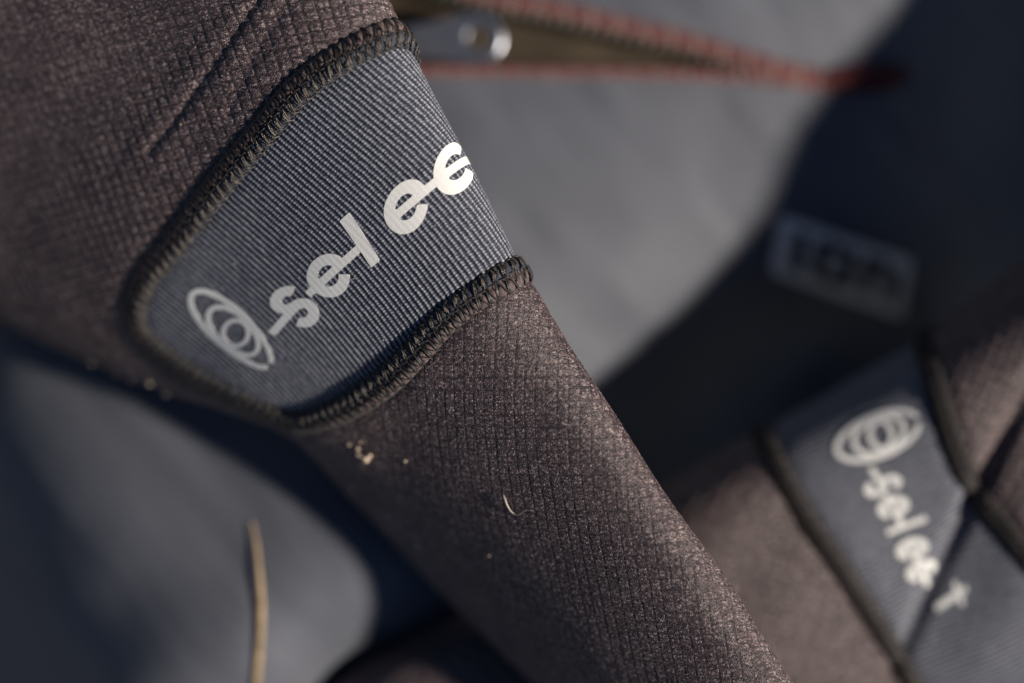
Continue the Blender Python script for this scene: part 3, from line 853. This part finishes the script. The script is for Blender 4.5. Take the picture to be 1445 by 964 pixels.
s2 = far.path([(1305, 492), (1318, 530), (1335, 590), (1355, 650), (1385, 705), (1420, 748), (1450, 785)], 45, 45)
fpoly = np.vstack([s1, s2[::-1]])
fpm = far.inside(fpoly)
fP = np.vstack([far.surf(far.resample(s1, 0.6)[0])[0], far.surf(far.resample(s2, 0.6)[0])[0]])
fd = far.dist(fP, 12)
fx, fy = far.px[..., 0], far.px[..., 1]
def bump_line(p0, p1, depth, width, rise, rw):
    """valley along a straight crease, the far side swelling up beyond it"""
    p0, p1 = np.array(p0, float), np.array(p1, float); t = p1 - p0; L = np.linalg.norm(t); t /= L; n = np.array([-t[1], t[0]])
    ij = [far.ij(*p0), far.ij(*p1)]
    A = far.sample(far.S, np.array(ij))
    T = A[1] - A[0]; T /= np.linalg.norm(T); Nn = np.array([T[1], -T[0], 0.0]); 
    D = far.S - A[0]; along = D @ T; side = D @ Nn; Lm = np.linalg.norm(A[1] - A[0])
    ends = smooth(along, -28, 2) * (1 - smooth(along, Lm - 2, Lm + 30))
    return ends * (-depth * np.exp(-(side / width) ** 2) + rise * smooth(side, 0, rw) * (1 - smooth(side, rw * 1.6, rw * 4))), side
c1, _ = bump_line((1288, 885), (1384, 672), 2.2, 2.6, 4.5, 24.0)
c2, _ = bump_line((1395, 665), (1440, 570), 1.2, 2.4, 0.8, 14.0)
c3, _ = bump_line((1010, 860), (1090, 770), 0.8, 8.0, 0.8, 20.0)
ffold = 2.0 * (vnoise(far.U / 30 + 60, far.V / 34 + 60, 22) - 0.5) + c1 + c2 + c3
fpin = np.exp(-(fd / 3.5) ** 2)
hb = 0.6 + ffold - 1.2 * fpin
fa, fb = 0.86 * far.U + 0.5 * far.V, -0.5 * far.U + 0.86 * far.V
hb = hb + 0.22 * (1 - np.maximum(smooth(np.abs(np.mod(fa / 2.75, 1) - .5) * 2, .5, 1), smooth(np.abs(np.mod(fb / 3.0, 1) - .5) * 2, .5, 1)))
hp = 0.1 + ffold - 0.9 * fpin
ffm = fpm[:-1, :-1]
Vf = offset_surface(far, hb).reshape(-1, 3)
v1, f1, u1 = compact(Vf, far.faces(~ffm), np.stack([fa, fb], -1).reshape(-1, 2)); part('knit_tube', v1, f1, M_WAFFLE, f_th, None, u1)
Vf = offset_surface(far, hp).reshape(-1, 3)
v2, f2, u2 = compact(Vf, far.faces(ffm), np.stack([far.U, far.V], -1).reshape(-1, 2)); fpatch = part('ribbed_patch', v2, f2, M_PANEL, f_th, None, u2)
class FarView:   # the far sleeve with its folds, for what lies on it
    pass
far2 = FarView(); far2.__dict__.update(far.__dict__); far2.__class__ = Sleeve
far2.S = far.S + far.N * ffold[..., None]; far2.N = far2.normals(far2.S)
far2.px = to_px(far2.S)
far2.pxf = np.where(((far2.N * (np.array([0, 0, DIST]) - far2.S)).sum(-1) > 0)[..., None], far2.px, 1e9)
for c in (s1, s2):
    build_seam(far2, f_th, c, 2.9, 1.7, 2.5, 0.30, False, not panel_side(far, c, fpm), 0.1, 2, 0.6)
TF = [((0, 0), (1246, 685)), ((1.1, 0), (1259, 717)), ((2.13, 0), (1272, 745)), ((3.27, 0), (1287, 774)), ((4.47, 0), (1300, 806)), ((0, .5), (1268, 677)), ((0, -.5), (1225, 693)), ((3.27, .5), (1309, 766)), ((3.27, -.5), (1266, 782))]
fmap = fit(far2, [a for a, b in TF], [b for a, b in TF], False)
for ch, x in (('s', 0), ('e1', 1.1), ('l', 2.13), ('e2', 3.27), ('e3', 4.47)):
    print_on(far2, f_th, fpatch, glyph(ch), fmap, (x, 0), lambda ij: np.full(len(ij), 0.36 + (0.03 if ch in ('l', 'e3') else 0)), 0.3)
tm = fit(far2, [(0, 0), (0, .7), (0, -.5), (.5, 0), (-.5, 0)], [(1338, 846), (1362, 830), (1318, 858), (1346, 866), (1330, 828)], False)
print_on(far2, f_th, fpatch, glyph('t'), tm, (0, 0), lambda ij: np.full(len(ij), 0.36), 0.3)
lc2, lm2, ln2 = np.array([1239., 615.]), np.array([56., -22.]), np.array([10., 27.])
lmap2 = fit(far2, [(0, 0), (1, 0), (-1, 0), (0, 1), (0, -1)], [lc2, lc2 + lm2, lc2 - lm2, lc2 + ln2, lc2 - ln2], False)
def far_ring(line, w, closed, k):
    V2, H, F = ring_strokes(line, 7.5, closed, 60.0, 29.0)
    P, _ = far2.surf(lmap2(V2), 0.42 + 0.05 * k + H * 0.4)
    part('emblem_ring', P, F, M_PRINT, f_th, fpatch, None, False)
logo(None, far_ring)

# ================================================================== SMALL THINGS
# dry straw lying on the grey fabric
sp = [(357, 738, 0.9), (362, 765, 1.0), (366, 800, 1.1), (369, 845, 1.2), (369, 885, 1.1), (366, 925, 1.0), (362, 975, 1.0), (358, 1040, 0.9)]
SPp = catmull(np.array([on_body(x, y, l) for x, y, l in sp]), np.linspace(0, len(sp) - 1, 40))
wid = np.interp(np.linspace(0, 1, 40), [0, .3, .45, .6, .8, 1], [0.3, 0.6, 0.85, 0.8, 0.95, 1.0])
mb = MB(); T = np.gradient(SPp, axis=0); T /= np.linalg.norm(T, axis=1)[:, None]
Bx = np.cross(T, [0, 0, 1.0]); Bx /= np.linalg.norm(Bx, axis=1)[:, None]; Nz = np.cross(Bx, T)
prof = [(-1, 0.05), (-0.6, 0.42), (0, 0.22), (0.6, 0.5), (1, 0.05), (0.5, -0.2), (-0.5, -0.2)]
V = np.concatenate([[SPp[i] + Bx[i] * wid[i] * a + Nz[i] * b * wid[i] for a, b in prof] for i in range(40)])
m = len(prof); F = [[i * m + j, i * m + (j + 1) % m, (i + 1) * m + (j + 1) % m, (i + 1) * m + j] for i in range(39) for j in range(m)] + [list(range(m)), [39 * m + j for j in range(m)][::-1]]
single('straw', V, F, M_STRAW, SPp[-1], 'thin golden dry grass straw lying on the grey fabric at lower left', 'straw')

def pebble(seed, r, stretch):
    rs = np.random.default_rng(seed); n, m_ = 8, 6; V = []
    for i in range(m_ + 1):
        for j in range(n):
            a, b = 2 * math.pi * j / n, math.pi * i / m_
            k = r * (0.8 + 0.4 * rs.random())
            V.append((k * math.sin(b) * math.cos(a) * stretch[0], k * math.sin(b) * math.sin(a) * stretch[1], k * math.cos(b) * stretch[2]))
    F = [[i * n + j, i * n + (j + 1) % n, (i + 1) * n + (j + 1) % n, (i + 1) * n + j] for i in range(m_) for j in range(n)]
    return np.array(V), F
disp = near.S + near.N * np.where(pm, h_p, h_b)[..., None]
def on_near(x, y, lift=0.2):
    ij = near.ij(x, y); i, j = int(ij[0]), int(ij[1])
    return disp[i, j] + near.N[i, j] * lift
# the clump of crumbs is one stuck-together thing
mb = MB()
for k, (x, y, r) in enumerate([(509, 629, .55), (510, 636, .6), (515, 639, .6), (520, 643, .85), (525, 639, .6), (512, 620, .3)]):
    V, F = pebble(k + 30, r, (1.1, 1, .9)); mb.add(V + on_near(x, y, 0.4), F)
single('sand_crumb', np.array(mb.V), mb.F, M_SAND, on_near(516, 638), 'curved clump of pale sand stuck below the near sleeve\'s lower seam', 'sand crumb')
for k, (x, y, r, lab) in enumerate([(575, 648, .42, 'single bright sand grain right of the pale sand clump'), (496, 624, .36, 'tiny tan sand grain left of the pale sand clump')]):
    V, F = pebble(k + 50, r, (1.1, .9, .8)); b = on_near(x, y, 0.15); single('sand_grain', V + b, F, M_SAND, b, lab, 'sand grain', 'sand grains on the sleeve')
ORD = ['first', 'second', 'third', 'fourth', 'fifth', 'sixth', 'seventh', 'eighth', 'ninth']
for k, (x, y, r) in enumerate([(499, 684, .55), (494, 694, .45), (526, 699, .3), (553, 724, .5), (549, 742, .45), (590, 752, .35), (594, 766, .55), (640, 774, .25), (694, 780, .3)]):
    V, F = pebble(k + 60, r, (1.1, .9, .8)); b = on_near(x, y, 0.1)
    single('sand_grain', V + b, F, M_SAND, b, ORD[k] + ' dim blurred sand grain down the near sleeve\'s shaded edge from the pale clump', 'sand grain', 'dim sand grains on the shaded sleeve edge')
for k, (x, y, r) in enumerate([(132, 508, .5), (166, 524, .6), (187, 531, .5), (213, 537, .5), (236, 550, .8), (262, 526, .6)]):  # grains added to stand in for the orange glints on the rim
    V, F = pebble(k + 80, r, (1.1, .9, .8)); b = on_near(x, y, 0.2)
    single('sand_grain', V + b, F, M_SAND, b, ORD[k] + ' blurred sand grain from the left along the near sleeve\'s lower left rim', 'sand grain', 'added grains standing in for orange glints along the left rim')
SPECKS = [
    (258, 175, .22, 'minute pale speck on the upper brown knit beside the long crease'),
    (702, 571, .16, 'minute glint in the middle of the near sleeve\'s brown lower knit'),
    (684, 500, .20, 'minute glint on the brown knit just below the lower seam'),
    (828, 598, .20, 'left one of two bright specks beside the near sleeve\'s right edge'),
    (841, 602, .20, 'right one of two bright specks beside the near sleeve\'s right edge'),
    (614, 318, .16, 'minute speck on the ribbed patch right of the middle letter e'),
    (500, 392, .15, 'minute speck on the ribbed patch just below the letter l'),
    (331, 372, .20, 'minute pale speck on the ribbed patch above the ring emblem'),
    (541, 480, .20, 'minute speck on the ribbed patch midway between word and lower seam'),
    (632, 383, .22, 'upper one of two tan specks on the patch near the lower seam'),
    (592, 402, .20, 'lower one of two tan specks on the patch near the lower seam'),
    (905, 716, .16, 'minute glint on the bright ridge of the near sleeve low in the picture'),
]
for k, (x, y, r, lab) in enumerate(SPECKS):
    V, F = pebble(k + 100, r, (1.2, .8, .8)); b = on_near(x, y, 0.15)
    single('sand_grain', V + b, F, M_SAND, b, lab, 'sand grain', 'glinting specks on the near sleeve')
P = np.array([on_near(412, 130, 1.9), on_near(415, 129, 2.2), on_near(418, 128, 1.9)])
mb = MB(); mb.tube(catmull(P, np.linspace(0, 2, 8)), 0.16, 5)
single('thread_end', np.array(mb.V), mb.F, mat_plain('bright_red_fibre', (0.6, 0.05, 0.04), 0.5), P[0], 'tiny bright red thread end caught in the near sleeve\'s upper seam', 'thread')
lp = [(714, 694), (717, 700), (720, 708), (724, 716), (728, 722), (734, 724), (740, 721), (746, 717)]
P = catmull(np.array([on_near(x, y, 0.5 + 0.25 * math.sin(k)) for k, (x, y) in enumerate(lp)]), np.linspace(0, 7, 30))
mb = MB(); mb.tube(P, np.interp(np.linspace(0, 1, 30), [0, .15, .3, .6, 1], [.07, .17, .2, .09, .05]), 5)
single('lint_fibre', np.array(mb.V), mb.F, M_LINT, P[0], 'pale curled lint fibre on the near sleeve\'s brown lower part', 'lint fibre')

# loose fibres standing off the knit: too many and too fine to count
mb = MB(); rf = np.random.default_rng(77)
vis = np.argwhere(near.front & ~pm & (near.px[..., 0] > -20) & (near.px[..., 0] < 1460) & (near.px[..., 1] > -20) & (near.px[..., 1] < 990))
for i, j in vis[rf.choice(len(vis), 1100, replace=False)]:
    P0, N0 = disp[i, j], near.N[i, j]
    d = rf.normal(0, 1, 3); d -= d @ N0 * N0; d /= np.linalg.norm(d)
    L = rf.uniform(0.5, 1.5); k = np.linspace(0, 1, 4)[:, None]
    up = rf.uniform(0.15, 0.9)
    mb.tube(P0 + d * L * k + N0 * L * up * (k - 0.35 * k ** 2) + 0.25 * np.cross(d, N0) * L * k ** 2 * rf.normal(), 0.020, 3, False)
fz = part('loose_fibres', np.array(mb.V), mb.F, mat_plain('brown_fibre', (0.22, 0.17, 0.15), 0.5), n_th); fz['kind'] = 'stuff'
